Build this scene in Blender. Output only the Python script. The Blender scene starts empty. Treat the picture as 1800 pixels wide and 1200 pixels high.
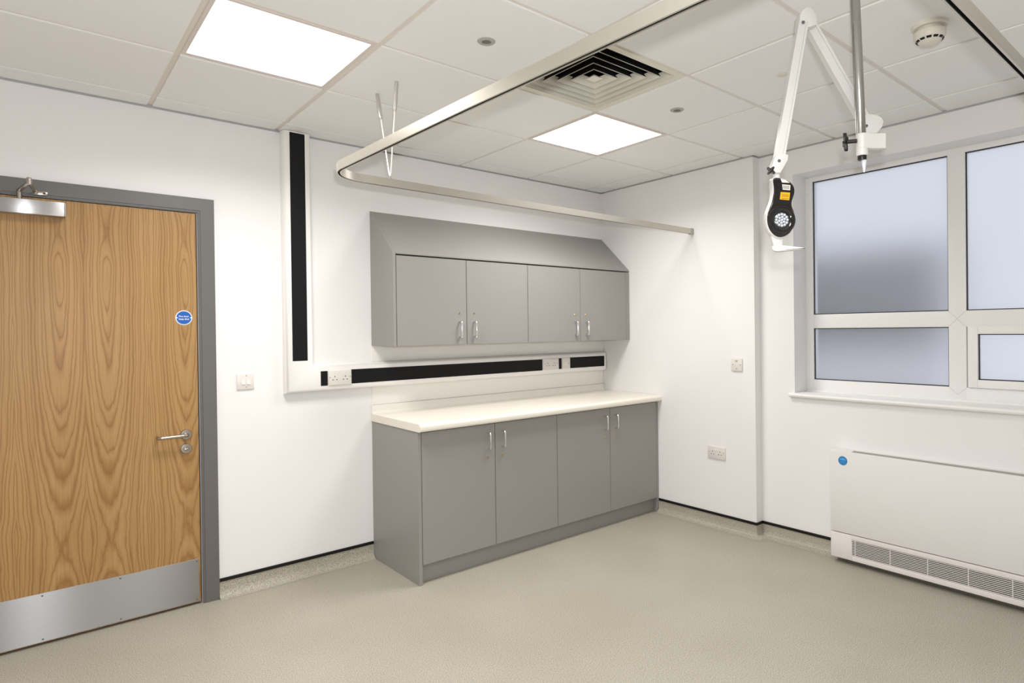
import bpy, bmesh, math, random
from mathutils import Vector, Matrix

random.seed(7)
S = bpy.context.scene
COL = S.collection
H = 2.565            # ceiling grid height
W = 0.0725           # recessed window wall, the pier stands at x = 0
XL, YF = -4.60, -4.90


# ------------------------------------------------------------------ colours
def lin(r, g, b):
    def f(c):
        c /= 255.0
        return c / 12.92 if c <= 0.04045 else ((c + 0.055) / 1.055) ** 2.4
    return (f(r), f(g), f(b), 1.0)


def new_mat(name):
    m = bpy.data.materials.new(name)
    m.use_nodes = True
    nt = m.node_tree
    return m, nt, nt.nodes['Principled BSDF']


def pbr(name, col, rough=0.5, metal=0.0, spec=0.5, coat=0.0, var=0.0, scale=60.0, bump=0.0, bscale=200.0):
    m, nt, b = new_mat(name)
    b.inputs['Base Color'].default_value = col
    b.inputs['Roughness'].default_value = rough
    b.inputs['Metallic'].default_value = metal
    b.inputs['Specular IOR Level'].default_value = spec
    b.inputs['Coat Weight'].default_value = coat
    if var or bump:
        tc = nt.nodes.new('ShaderNodeTexCoord')
    if var:
        n = nt.nodes.new('ShaderNodeTexNoise')
        n.inputs['Scale'].default_value = scale
        n.inputs['Detail'].default_value = 3
        nt.links.new(tc.outputs['Object'], n.inputs['Vector'])
        mx = nt.nodes.new('ShaderNodeMix')
        mx.data_type = 'RGBA'
        mx.inputs[6].default_value = tuple(c * (1 - var) for c in col[:3]) + (1,)
        mx.inputs[7].default_value = tuple(min(1, c * (1 + var)) for c in col[:3]) + (1,)
        nt.links.new(n.outputs['Fac'], mx.inputs[0])
        nt.links.new(mx.outputs[2], b.inputs['Base Color'])
    if bump:
        n2 = nt.nodes.new('ShaderNodeTexNoise')
        n2.inputs['Scale'].default_value = bscale
        n2.inputs['Detail'].default_value = 4
        nt.links.new(tc.outputs['Object'], n2.inputs['Vector'])
        bp = nt.nodes.new('ShaderNodeBump')
        bp.inputs['Strength'].default_value = bump
        bp.inputs['Distance'].default_value = 0.002
        nt.links.new(n2.outputs['Fac'], bp.inputs['Height'])
        nt.links.new(bp.outputs['Normal'], b.inputs['Normal'])
    return m


def emit(name, col, strength):
    m, nt, b = new_mat(name)
    b.inputs['Base Color'].default_value = (0.9, 0.9, 0.9, 1)
    b.inputs['Emission Color'].default_value = col
    b.inputs['Emission Strength'].default_value = strength
    return m


def floor_mat():
    m, nt, b = new_mat('speckled_vinyl')
    tc = nt.nodes.new('ShaderNodeTexCoord')
    n1 = nt.nodes.new('ShaderNodeTexNoise'); n1.inputs['Scale'].default_value = 230; n1.inputs['Detail'].default_value = 5
    n1.inputs['Roughness'].default_value = 0.75
    n2 = nt.nodes.new('ShaderNodeTexNoise'); n2.inputs['Scale'].default_value = 2.2; n2.inputs['Detail'].default_value = 4
    v = nt.nodes.new('ShaderNodeTexVoronoi'); v.inputs['Scale'].default_value = 240
    for n in (n1, n2, v):
        nt.links.new(tc.outputs['Object'], n.inputs['Vector'])
    r = nt.nodes.new('ShaderNodeValToRGB')
    r.color_ramp.elements[0].position = 0.39; r.color_ramp.elements[0].color = lin(138, 132, 119)
    r.color_ramp.elements[1].position = 0.61; r.color_ramp.elements[1].color = lin(203, 197, 183)
    nt.links.new(n1.outputs['Fac'], r.inputs['Fac'])
    mx = nt.nodes.new('ShaderNodeMix'); mx.data_type = 'RGBA'; mx.blend_type = 'MULTIPLY'
    r2 = nt.nodes.new('ShaderNodeValToRGB')
    r2.color_ramp.elements[0].position = 0.35; r2.color_ramp.elements[0].color = (0.93, 0.92, 0.90, 1)
    r2.color_ramp.elements[1].position = 0.7; r2.color_ramp.elements[1].color = (1, 1, 1, 1)
    nt.links.new(n2.outputs['Fac'], r2.inputs['Fac'])
    mx.inputs[0].default_value = 1
    nt.links.new(r.outputs['Color'], mx.inputs[6]); nt.links.new(r2.outputs['Color'], mx.inputs[7])
    mx2 = nt.nodes.new('ShaderNodeMix'); mx2.data_type = 'RGBA'
    r3 = nt.nodes.new('ShaderNodeValToRGB')
    r3.color_ramp.elements[0].position = 0.10; r3.color_ramp.elements[0].color = (0.45, 0.45, 0.45, 1)
    r3.color_ramp.elements[1].position = 0.22; r3.color_ramp.elements[1].color = (0, 0, 0, 1)
    nt.links.new(v.outputs['Distance'], r3.inputs['Fac'])
    nt.links.new(r3.outputs['Color'], mx2.inputs[0])
    nt.links.new(mx.outputs[2], mx2.inputs[6]); mx2.inputs[7].default_value = lin(158, 151, 137)
    nt.links.new(mx2.outputs[2], b.inputs['Base Color'])
    b.inputs['Roughness'].default_value = 0.42
    b.inputs['Specular IOR Level'].default_value = 0.35
    bp = nt.nodes.new('ShaderNodeBump'); bp.inputs['Strength'].default_value = 0.012; bp.inputs['Distance'].default_value = 0.0006
    nt.links.new(n1.outputs['Fac'], bp.inputs['Height']); nt.links.new(bp.outputs['Normal'], b.inputs['Normal'])
    return m


def oak_mat():
    """Crown-cut oak veneer, book-matched leaves 0.2515 m wide, growth rings as nested cathedrals."""
    m, nt, b = new_mat('oak_veneer')
    N, L = nt.nodes, nt.links

    def math_(op, a, bb=None, c=None):
        n = N.new('ShaderNodeMath'); n.operation = op
        for i, v in enumerate((a, bb, c)):
            if v is None:
                continue
            if isinstance(v, (int, float)):
                n.inputs[i].default_value = v
            else:
                L.new(v, n.inputs[i])
        return n.outputs[0]
    tc = N.new('ShaderNodeTexCoord')
    sp = N.new('ShaderNodeSeparateXYZ'); L.new(tc.outputs['Object'], sp.inputs[0])
    LW = 0.2515
    u = math_('DIVIDE', sp.outputs['X'], LW)
    tri = math_('PINGPONG', u, 1.0)
    s = math_('MULTIPLY', tri, LW)
    leaf = math_('FLOOR', u)
    # slow wander of the crown line and of the rings
    cv = N.new('ShaderNodeCombineXYZ'); L.new(math_('MULTIPLY', s, 5.0), cv.inputs[0]); L.new(math_('MULTIPLY', sp.outputs['Z'], 1.6), cv.inputs[2])
    L.new(math_('MULTIPLY', leaf, 0.07), cv.inputs[1])
    nz = N.new('ShaderNodeTexNoise'); nz.inputs['Scale'].default_value = 2.2; nz.inputs['Detail'].default_value = 3; L.new(cv.outputs[0], nz.inputs['Vector'])
    wob = math_('MULTIPLY', math_('SUBTRACT', nz.outputs['Fac'], 0.5), 0.030)
    c = math_('ADD', math_('SUBTRACT', s, 0.0895), wob)
    fc = N.new('ShaderNodeFloatCurve')
    cur = fc.mapping.curves[0]
    hz = [(0, .085), (.20, .098), (.36, .112), (.47, .114), (.62, .103), (.80, .085), (1.0, .064), (1.2, .043), (1.4, .028), (1.55, .014), (1.69, .003), (1.82, .020), (1.91, .027), (2.05, .012)]
    while len(cur.points) < len(hz):
        cur.points.new(0.5, 0.5)
    for p, (z, h) in zip(cur.points, hz):
        p.location = (z / 2.1, h / 0.15); p.handle_type = 'AUTO'
    fc.mapping.update()
    L.new(math_('DIVIDE', sp.outputs['Z'], 2.1), fc.inputs['Value'])
    h = math_('MULTIPLY', fc.outputs[0], 0.15)
    cv2 = N.new('ShaderNodeCombineXYZ'); L.new(math_('MULTIPLY', s, 40.0), cv2.inputs[0]); L.new(math_('MULTIPLY', sp.outputs['Z'], 9.0), cv2.inputs[2]); L.new(leaf, cv2.inputs[1])
    nz2 = N.new('ShaderNodeTexNoise'); nz2.inputs['Scale'].default_value = 1.0; nz2.inputs['Detail'].default_value = 3; L.new(cv2.outputs[0], nz2.inputs['Vector'])
    h2 = math_('ADD', h, math_('MULTIPLY', math_('SUBTRACT', nz2.outputs['Fac'], 0.5), 0.010))
    r = math_('SQRT', math_('ADD', math_('MULTIPLY', c, c), math_('MULTIPLY', h2, h2)))
    # ring spacing: wide in the crown, tight in the straight grain
    cv3 = N.new('ShaderNodeCombineXYZ'); L.new(math_('MULTIPLY', r, 42.0), cv3.inputs[0])
    nz3 = N.new('ShaderNodeTexNoise'); nz3.inputs['Scale'].default_value = 1.0; nz3.inputs['Detail'].default_value = 1; L.new(cv3.outputs[0], nz3.inputs['Vector'])
    ph = math_('ADD', math_('MULTIPLY', math_('POWER', r, 1.12), 100.0), math_('MULTIPLY', nz3.outputs['Fac'], 2.2))
    fr = math_('FRACT', ph)
    ring = N.new('ShaderNodeValToRGB')
    e = ring.color_ramp.elements
    e[0].position = 0.0; e[0].color = lin(156, 116, 70)
    e[1].position = 1.0; e[1].color = lin(152, 112, 66)
    for p_, c_ in ((.12, lin(173, 135, 86)), (.35, lin(184, 147, 97)), (.70, lin(178, 141, 91)), (.90, lin(164, 125, 77))):
        q = e.new(p_); q.color = c_
    L.new(fr, ring.inputs['Fac'])
    # fine pores, stretched along the height
    cv4 = N.new('ShaderNodeCombineXYZ'); L.new(math_('MULTIPLY', sp.outputs['X'], 330.0), cv4.inputs[0]); L.new(math_('MULTIPLY', sp.outputs['Z'], 5.0), cv4.inputs[2])
    nz4 = N.new('ShaderNodeTexNoise'); nz4.inputs['Scale'].default_value = 1.0; nz4.inputs['Detail'].default_value = 4; nz4.inputs['Roughness'].default_value = 0.65; L.new(cv4.outputs[0], nz4.inputs['Vector'])
    pr = N.new('ShaderNodeValToRGB')
    pr.color_ramp.elements[0].position = 0.30; pr.color_ramp.elements[0].color = (0.80, 0.76, 0.71, 1)
    pr.color_ramp.elements[1].position = 0.60; pr.color_ramp.elements[1].color = (1.0, 1.0, 1.0, 1)
    L.new(nz4.outputs['Fac'], pr.inputs['Fac'])
    mx = N.new('ShaderNodeMix'); mx.data_type = 'RGBA'; mx.blend_type = 'MULTIPLY'; mx.inputs[0].default_value = 1
    L.new(ring.outputs['Color'], mx.inputs[6]); L.new(pr.outputs['Color'], mx.inputs[7])
    # broad warm / pale variation across the veneer
    cv5 = N.new('ShaderNodeCombineXYZ'); L.new(math_('MULTIPLY', s, 14.0), cv5.inputs[0]); L.new(math_('MULTIPLY', sp.outputs['Z'], 0.8), cv5.inputs[2])
    nz5 = N.new('ShaderNodeTexNoise'); nz5.inputs['Scale'].default_value = 1.0; nz5.inputs['Detail'].default_value = 2; L.new(cv5.outputs[0], nz5.inputs['Vector'])
    vr = N.new('ShaderNodeValToRGB')
    vr.color_ramp.elements[0].position = 0.3; vr.color_ramp.elements[0].color = (0.88, 0.84, 0.78, 1)
    vr.color_ramp.elements[1].position = 0.7; vr.color_ramp.elements[1].color = (1.0, 1.0, 1.0, 1)
    L.new(nz5.outputs['Fac'], vr.inputs['Fac'])
    mx2 = N.new('ShaderNodeMix'); mx2.data_type = 'RGBA'; mx2.blend_type = 'MULTIPLY'; mx2.inputs[0].default_value = 1
    L.new(mx.outputs[2], mx2.inputs[6]); L.new(vr.outputs['Color'], mx2.inputs[7])
    L.new(mx2.outputs[2], b.inputs['Base Color'])
    b.inputs['Roughness'].default_value = 0.42
    b.inputs['Specular IOR Level'].default_value = 0.35
    return m


def brushed(name, col, rough=0.33, aniso=0.7, streak=0.08):
    m, nt, b = new_mat(name)
    tc = nt.nodes.new('ShaderNodeTexCoord')
    mp = nt.nodes.new('ShaderNodeMapping'); mp.inputs['Scale'].default_value = (3, 3, 700)
    n = nt.nodes.new('ShaderNodeTexNoise'); n.inputs['Scale'].default_value = 1.0; n.inputs['Detail'].default_value = 3
    nt.links.new(tc.outputs['Object'], mp.inputs[0]); nt.links.new(mp.outputs[0], n.inputs['Vector'])
    mx = nt.nodes.new('ShaderNodeMix'); mx.data_type = 'RGBA'
    mx.inputs[6].default_value = tuple(c * (1 - streak) for c in col[:3]) + (1,)
    mx.inputs[7].default_value = tuple(min(1, c * (1 + streak)) for c in col[:3]) + (1,)
    nt.links.new(n.outputs['Fac'], mx.inputs[0]); nt.links.new(mx.outputs[2], b.inputs['Base Color'])
    b.inputs['Metallic'].default_value = 1.0
    b.inputs['Roughness'].default_value = rough
    b.inputs['Anisotropic'].default_value = aniso
    b.inputs['Anisotropic Rotation'].default_value = 0.25
    tg = nt.nodes.new('ShaderNodeTangent'); tg.direction_type = 'RADIAL'; tg.axis = 'Z'
    nt.links.new(tg.outputs[0], b.inputs['Tangent'])
    return m


def frosted():
    m, nt, b = new_mat('frosted_glass')
    out = nt.nodes['Material Output']
    rf = nt.nodes.new('ShaderNodeBsdfRefraction'); rf.inputs['IOR'].default_value = 1.12; rf.inputs['Roughness'].default_value = 0.78
    rf.inputs['Color'].default_value = (0.97, 0.98, 1, 1)
    tr = nt.nodes.new('ShaderNodeBsdfTranslucent'); tr.inputs['Color'].default_value = (0.9, 0.92, 0.96, 1)
    gl = nt.nodes.new('ShaderNodeBsdfGlossy'); gl.inputs['Roughness'].default_value = 0.25
    m1 = nt.nodes.new('ShaderNodeMixShader'); m1.inputs[0].default_value = 0.22
    m2 = nt.nodes.new('ShaderNodeMixShader'); m2.inputs[0].default_value = 0.035
    nt.links.new(rf.outputs[0], m1.inputs[1]); nt.links.new(tr.outputs[0], m1.inputs[2])
    nt.links.new(m1.outputs[0], m2.inputs[1]); nt.links.new(gl.outputs[0], m2.inputs[2])
    nt.links.new(m2.outputs[0], out.inputs['Surface'])
    return m


M = {}
M['wall'] = pbr('white_emulsion', lin(239, 237, 236), 0.75, spec=0.25, var=0.012, scale=6, bump=0.05, bscale=240)
M['tile'] = pbr('mineral_tile', lin(243, 243, 241), 0.9, spec=0.15, var=0.03, scale=220, bump=0.25, bscale=300)
M['tee'] = pbr('ceiling_grid_white', lin(230, 223, 215), 0.5, spec=0.3)
M['floor'] = floor_mat()
M['black'] = pbr('black_rubber', (0.006, 0.006, 0.006, 1), 0.5, spec=0.3)
M['dark'] = pbr('dark_void_and_shade', (0.008, 0.008, 0.009, 1), 0.8, spec=0.2)  # near-black of the duct parts, and painted shade behind gaps and slats
M['cab'] = pbr('grey_laminate', lin(150, 148, 144), 0.40, spec=0.4, var=0.02, scale=300, bump=0.05, bscale=500)
M['carcass'] = pbr('grey_carcass', lin(118, 116, 111), 0.5)
M['worktop'] = pbr('cream_laminate', lin(238, 232, 220), 0.36, spec=0.4)
M['upstand'] = pbr('white_upstand', lin(238, 235, 226), 0.36)
M['splash'] = pbr('white_panel', lin(242, 239, 232), 0.35)
M['pvc'] = pbr('white_pvc', lin(243, 240, 236), 0.35)
M['insert'] = pbr('black_cover', (0.004, 0.004, 0.005, 1), 0.55, spec=0.25)
M['plate'] = pbr('white_faceplate', lin(228, 222, 216), 0.3)
M['rocker'] = pbr('rocker_white', lin(236, 230, 226), 0.28)
M['hole'] = pbr('pin_hole', (0.02, 0.018, 0.017, 1), 0.6)
M['pole'] = pbr('polished_pole', (0.42, 0.41, 0.39, 1), 0.12, metal=1.0)
M['chrome'] = pbr('chrome', (0.78, 0.78, 0.78, 1), 0.10, metal=1.0)
M['brass'] = pbr('lock_brass', lin(196, 176, 140), 0.3, metal=1.0)
M['satin'] = brushed('satin_steel', lin(176, 168, 158), 0.30, 0.3, 0.05)
M['kick'] = brushed('brushed_steel_plate', lin(150, 149, 148), 0.37, 1.0, 0.06)
M['closer'] = brushed('brushed_closer_cover', lin(196, 195, 196), 0.36, 0.95, 0.05)
M['alu'] = pbr('anodised_rail', lin(206, 201, 190), 0.36, metal=0.85, var=0.03, scale=20)
M['socketm'] = pbr('pale_metal', lin(200, 196, 190), 0.3, metal=0.4)
M['rod'] = pbr('white_rod', lin(235, 225, 212), 0.35, metal=0.1)
M['oak'] = oak_mat()
M['frame'] = pbr('grey_gloss_frame', lin(104, 102, 99), 0.34, spec=0.5, var=0.03, scale=30)
M['stop'] = pbr('frame_stop', lin(150, 147, 150), 0.25)
M['upvc'] = pbr('window_upvc', lin(243, 242, 240), 0.32)
M['gasket'] = pbr('glazing_gasket', (0.02, 0.02, 0.022, 1), 0.5)
M['glass'] = frosted()
M['sill'] = pbr('gloss_sill', lin(243, 241, 238), 0.25)
M['fcu'] = pbr('white_powder_coat', lin(233, 230, 228), 0.42, spec=0.4)
M['fcu2'] = pbr('white_powder_coat_base', lin(232, 226, 222), 0.42, spec=0.4)
M['lampwhite'] = pbr('lamp_white', lin(222, 220, 216), 0.35)
M['lampblack'] = pbr('gloss_black', (0.006, 0.006, 0.007, 1), 0.08, spec=0.6, coat=0.4)
M['knob'] = pbr('black_plastic', (0.010, 0.008, 0.008, 1), 0.35)
M['lens'] = pbr('led_lens', (0.16, 0.165, 0.18, 1), 0.15, metal=0.5)
M['led'] = pbr('led_die', lin(214, 218, 228), 0.12)
M['clear'] = pbr('clear_tip', lin(226, 230, 240), 0.15, spec=0.6)
M['yellow'] = pbr('yellow_label', lin(226, 172, 28), 0.4)
M['paper'] = pbr('label_white', lin(225, 222, 214), 0.4)
M['ink'] = pbr('label_ink', lin(90, 88, 86), 0.5)
M['yink'] = pbr('label_ink_brown', lin(140, 100, 20), 0.5)
M['blue'] = pbr('sign_blue', lin(24, 92, 178), 0.35)
M['signwhite'] = pbr('sign_white', lin(226, 228, 234), 0.35)
M['blue2'] = pbr('sticker_blue', lin(38, 125, 190), 0.35)
M['blue3'] = pbr('sticker_pale_blue', lin(88, 172, 226), 0.35)
M['screw'] = pbr('screw_grey', lin(120, 118, 116), 0.35, metal=0.7)
M['cream'] = pbr('cream_plastic', lin(224, 219, 206), 0.4)
M['greyplastic'] = pbr('grey_plastic', lin(176, 172, 166), 0.45)
M['greydark'] = pbr('grey_mesh', lin(120, 116, 112), 0.6)
M['ventm'] = pbr('vent_cream', lin(226, 222, 208), 0.45)
M['diffuser'] = emit('panel_diffuser', (1.0, 0.985, 0.965, 1), 2.4)
M['lightframe'] = pbr('panel_frame', lin(222, 212, 206), 0.4)
M['render'] = pbr('added_pale_render', lin(228, 226, 228), 0.9)
M['outdark'] = pbr('added_dark_band', lin(74, 72, 72), 0.5)  # dark band of the made-up building, there to darken the panes
M['pinkmark'] = pbr('spur_marking', lin(222, 190, 176), 0.4)


# ------------------------------------------------------------------ mesh helpers
class Mesh:
    def __init__(self):
        self.bm = bmesh.new()

    def _add(self, t, mi):
        for f in t.faces:
            f.material_index = mi
        me = bpy.data.meshes.new('tmp')
        t.to_mesh(me); t.free()
        self.bm.from_mesh(me)
        bpy.data.meshes.remove(me)
        return self

    def box(self, x0, x1, y0, y1, z0, z1, bev=0.0, seg=2, mi=0):
        t = bmesh.new()
        bmesh.ops.create_cube(t, size=1)
        for v in t.verts:
            v.co = Vector(((x0 + x1) / 2 + v.co.x * abs(x1 - x0), (y0 + y1) / 2 + v.co.y * abs(y1 - y0), (z0 + z1) / 2 + v.co.z * abs(z1 - z0)))
        if bev:
            bmesh.ops.bevel(t, geom=list(t.edges), offset=bev, segments=seg, profile=0.5, affect='EDGES')
        return self._add(t, mi)

    def prism(self, pts, org, ex, ey, ez, d0, d1, bev=0.0, seg=2, mi=0):
        """polygon pts (a, b) in the plane org + a ex + b ey, extruded along ez from d0 to d1"""
        t = bmesh.new()
        org, ex, ey, ez = map(Vector, (org, ex, ey, ez))
        lo = [t.verts.new(org + ex * a + ey * b + ez * d0) for a, b in pts]
        hi = [t.verts.new(org + ex * a + ey * b + ez * d1) for a, b in pts]
        n = len(pts)
        t.faces.new(lo[::-1]); t.faces.new(hi)
        for i in range(n):
            t.faces.new((lo[i], lo[(i + 1) % n], hi[(i + 1) % n], hi[i]))
        bmesh.ops.recalc_face_normals(t, faces=t.faces[:])
        if bev:
            es = [e for e in t.edges if (e.verts[0] in lo and e.verts[1] in lo) or (e.verts[0] in hi and e.verts[1] in hi)]
            bmesh.ops.bevel(t, geom=es, offset=bev, segments=seg, profile=0.5, affect='EDGES')
        return self._add(t, mi)

    def tube(self, pts, r, seg=14, mi=0):
        t = bmesh.new()
        pts = [Vector(p) for p in pts]
        rs = r if isinstance(r, (list, tuple)) else [r] * len(pts)
        rings, up = [], None
        for i, p in enumerate(pts):
            d = (pts[min(i + 1, len(pts) - 1)] - pts[max(i - 1, 0)]).normalized()
            if up is None:
                up = d.orthogonal().normalized()
            up = (up - d * up.dot(d)).normalized()
            w = d.cross(up)
            rings.append([t.verts.new(p + (up * math.cos(a) + w * math.sin(a)) * rs[i]) for a in [2 * math.pi * k / seg for k in range(seg)]])
        for a, b in zip(rings, rings[1:]):
            for k in range(seg):
                t.faces.new((a[k], a[(k + 1) % seg], b[(k + 1) % seg], b[k]))
        t.faces.new(rings[0][::-1]); t.faces.new(rings[-1])
        bmesh.ops.recalc_face_normals(t, faces=t.faces[:])
        return self._add(t, mi)

    def lathe(self, prof, org, axis, seg=40, mi=0, squash=None):
        """prof: (radius, height along axis)"""
        t = bmesh.new()
        org = Vector(org); axis = Vector(axis).normalized()
        e1 = axis.orthogonal().normalized(); e2 = axis.cross(e1)
        rings = []
        for r, h in prof:
            if r < 1e-6:
                rings.append([t.verts.new(org + axis * h)])
            else:
                rings.append([t.verts.new(org + axis * h + (e1 * math.cos(2 * math.pi * k / seg) + e2 * math.sin(2 * math.pi * k / seg)) * r) for k in range(seg)])
        for a, b in zip(rings, rings[1:]):
            for k in range(seg):
                if len(a) == 1 and len(b) == 1:
                    continue
                if len(a) == 1:
                    t.faces.new((a[0], b[k], b[(k + 1) % seg]))
                elif len(b) == 1:
                    t.faces.new((a[k], a[(k + 1) % seg], b[0]))
                else:
                    t.faces.new((a[k], a[(k + 1) % seg], b[(k + 1) % seg], b[k]))
        bmesh.ops.recalc_face_normals(t, faces=t.faces[:])
        return self._add(t, mi)

    def sweep(self, prof, path, nrm, closed=False, mi=0, cap=True):
        """prof: (d, h) d along the in-plane left of travel, h along nrm; path: 3-D points in a plane, mitred corners"""
        t = bmesh.new()
        path = [Vector(p) for p in path]; nrm = Vector(nrm)
        rings = []
        for i, p in enumerate(path):
            din = (path[i] - path[i - 1]).normalized() if i else None
            dout = (path[i + 1] - path[i]).normalized() if i < len(path) - 1 else None
            l1 = nrm.cross(din) if din else None
            l2 = nrm.cross(dout) if dout else None
            if l1 is None: m = l2
            elif l2 is None: m = l1
            else:
                m = (l1 + l2)
                m = m / max(1e-6, m.dot(l1))
            rings.append([t.verts.new(p + m * d + nrm * h) for d, h in prof])
        n = len(prof)
        for a, b in zip(rings, rings[1:]):
            for k in range(n if closed else n - 1):
                t.faces.new((a[k], a[(k + 1) % n], b[(k + 1) % n], b[k]))
        if closed and cap:
            t.faces.new(rings[0][::-1]); t.faces.new(rings[-1])
        bmesh.ops.recalc_face_normals(t, faces=t.faces[:])
        return self._add(t, mi)

    def quad(self, pts, mi=0):
        t = bmesh.new()
        t.faces.new([t.verts.new(Vector(p)) for p in pts])
        return self._add(t, mi)

    def text(self, body, org, ex, ey, size, depth=0.0004, mi=0, bold=0.0):
        cu = bpy.data.curves.new('txt', 'FONT')
        cu.body = body; cu.align_x = 'CENTER'; cu.align_y = 'CENTER'; cu.size = size; cu.extrude = depth; cu.offset = bold
        cu.resolution_u = 3
        o = bpy.data.objects.new('txt', cu)
        COL.objects.link(o)
        bpy.context.view_layer.update()
        me = bpy.data.meshes.new_from_object(o.evaluated_get(bpy.context.evaluated_depsgraph_get()))
        t = bmesh.new(); t.from_mesh(me)
        org, ex, ey = Vector(org), Vector(ex), Vector(ey); ez = ex.cross(ey)
        for v in t.verts:
            v.co = org + ex * v.co.x + ey * v.co.y + ez * v.co.z
        bpy.data.objects.remove(o); bpy.data.curves.remove(cu); bpy.data.meshes.remove(me)
        return self._add(t, mi)


def world_loc(o):
    v = Vector((0, 0, 0))
    while o is not None:
        v += o.location
        o = o.parent
    return v


def obj(name, m, mats, parent=None, loc=None, smooth=35):
    bm = m.bm
    if parent is not None:
        base = world_loc(parent)
    elif loc is not None:
        base = Vector(loc)
    else:
        xs = [v.co.x for v in bm.verts]; ys = [v.co.y for v in bm.verts]; zs = [v.co.z for v in bm.verts]
        base = Vector(((min(xs) + max(xs)) / 2, (min(ys) + max(ys)) / 2, min(zs)))
    for v in bm.verts:
        v.co -= base
    me = bpy.data.meshes.new(name)
    bm.to_mesh(me); bm.free()
    for mm in (mats if isinstance(mats, (list, tuple)) else [mats]):
        me.materials.append(M[mm])
    for p in me.polygons:
        p.use_smooth = True
    me.set_sharp_from_angle(angle=math.radians(smooth))
    o = bpy.data.objects.new(name, me)
    COL.objects.link(o)
    if parent is not None:
        o.parent = parent
    else:
        o.location = base
    return o


def thing(name, label, cat, loc, group=None):
    o = bpy.data.objects.new(name, None)
    o.empty_display_size = 0.1
    COL.objects.link(o)
    o.location = loc
    return tag(o, label, cat, group)


def tag(o, label, cat, group=None):
    o['label'] = label; o['category'] = cat
    if group:
        o['group'] = group
    return o


def structure(o, label=None, cat=None):
    o['kind'] = 'structure'
    if label:
        o['label'] = label
    if cat:
        o['category'] = cat
    return o


def part_label(o, label):
    o['label'] = label
    return o


# ------------------------------------------------------------------ room shell
fl = Mesh().box(XL, 0.5, YF, 0.1, -0.08, 0)
fl = obj('floor', fl, 'floor', loc=(0, 0, 0))
structure(fl, 'beige speckled vinyl floor of the room', 'floor')

# back wall with a hole for the door
SG, SD = H - .0155, .02      # a shadow gap runs along the top of the walls
DX0, DX1, DZ = -3.993, -2.903, 2.12
m = Mesh()
m.box(XL, DX0 + .02, 0, 0.15, 0, SG).box(DX1 - .02, 0.3, 0, 0.15, 0, SG).box(DX0 + .02, DX1 - .02, 0, 0.15, DZ - .02, SG)
m.box(XL, 0.3, SD, 0.15, SG, 2.8)
structure(obj('wall_back', m, 'wall', loc=(0, 0, 0)), 'white back wall behind the door and the cupboards', 'wall')
# right wall: pier at x = 0 as far as y = -1.44, then the recessed window wall with its opening
WY0, WY1, WZ0, WZ1 = -1.682, -3.46, 0.955, 2.392
m = Mesh()
m.box(0, 0.30, -1.44, 0, 0, SG).box(SD, 0.30, -1.44 + SD, 0, SG, 2.8)
m.box(W, 0.30, WY0, -1.44, 0, SG).box(W, 0.30, YF, WY1, 0, SG).box(W + SD, 0.30, YF, -1.44 + SD, SG, 2.8)
m.box(W, 0.30, WY1, WY0, 0, WZ0).box(W, 0.30, WY1, WY0, WZ1, SG)
structure(obj('wall_right', m, 'wall', loc=(0, 0, 0)), 'white window wall with a shallow pier near the corner', 'wall')
structure(obj('wall_left', Mesh().box(XL - .15, XL, YF, 0.15, 0, 2.8), 'wall', loc=(0, 0, 0)))
structure(obj('wall_front', Mesh().box(XL - .15, 0.3, YF - .15, YF, 0, 2.8), 'wall', loc=(0, 0, 0)))

# coved vinyl skirting with black capping strip
def coving(name, path):
    R = 0.05
    prof = [(R, 0.0006)] + [(R - (R - .003) * math.sin(a), 0.0006 + R * (1 - math.cos(a))) for a in [math.pi / 2 * k / 8 for k in range(1, 9)]] + [(.003, .088)]
    b = obj(name, Mesh().sweep(prof, path, (0, 0, 1)), 'floor', loc=(0, 0, 0), smooth=60)
    structure(b, None)
    cap = obj('capping_strip', Mesh().sweep([(0.0005, .087), (.0075, .087), (.0075, .1025), (.0005, .104)], path, (0, 0, 1), closed=True), 'black', parent=b)
    part_label(cap, 'black capping strip')
    return b
coving('baseboard_back', [(-2.042, 0, 0), (DX1, 0, 0)])
coving('baseboard_right', [(W, YF, 0), (W, -1.44, 0), (0, -1.44, 0), (0, -.60, 0)])
coving('baseboard_left', [(DX0, 0, 0), (XL, 0, 0), (XL, YF, 0)])

# suspended ceiling
GX = [-3.18 + .6 * i for i in range(-2, 6)]
GY = [-.1576 - .6 * j for j in range(0, 8)]
LIGHTS = [(2, 1), (5, 1), (2, 5)]      # (column, row) of the 600 mm light panels; the last is unseen, added to balance the lighting
VENT = (4, 2)
tl, tee = Mesh(), Mesh()
xe = [XL] + GX + [W]
ye = [0.0] + GY + [YF]
def cell(i, j):
    return xe[i], xe[i + 1], ye[j], ye[j + 1]
LC = {(i + 1, j + 1) for i, j in LIGHTS}        # shifted: xe starts with the wall
VC = (VENT[0] + 1, VENT[1] + 1)
g, wg = .0115, .003
for i in range(len(xe) - 1):
    for j in range(len(ye) - 1):
        if (i, j) in LC or (i, j) == VC:
            continue
        x0, x1, y0, y1 = cell(i, j)
        a = x0 + (wg if i == 0 else g); b_ = x1 - (wg if i == len(xe) - 2 else g)
        c = y0 - (wg if j == 0 else g); d = y1 + (wg if j == len(ye) - 2 else g)
        if i == len(xe) - 2:
            if y1 > -1.44:
                b_ = -wg
            elif y0 > -1.44:
                tl.box(a, -wg, d, c, H - .006, H + .012, bev=.0008, seg=1)
                tl.box(-wg - .002, b_, d, -1.44 - wg, H - .006, H + .012, bev=.0008, seg=1)
                continue
        tl.box(a, b_, d, c, H - .006, H + .012, bev=.0008, seg=1)
for x in GX:
    tee.box(x - .013, x + .013, YF + .002, -.002, H, H + .004)
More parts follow.
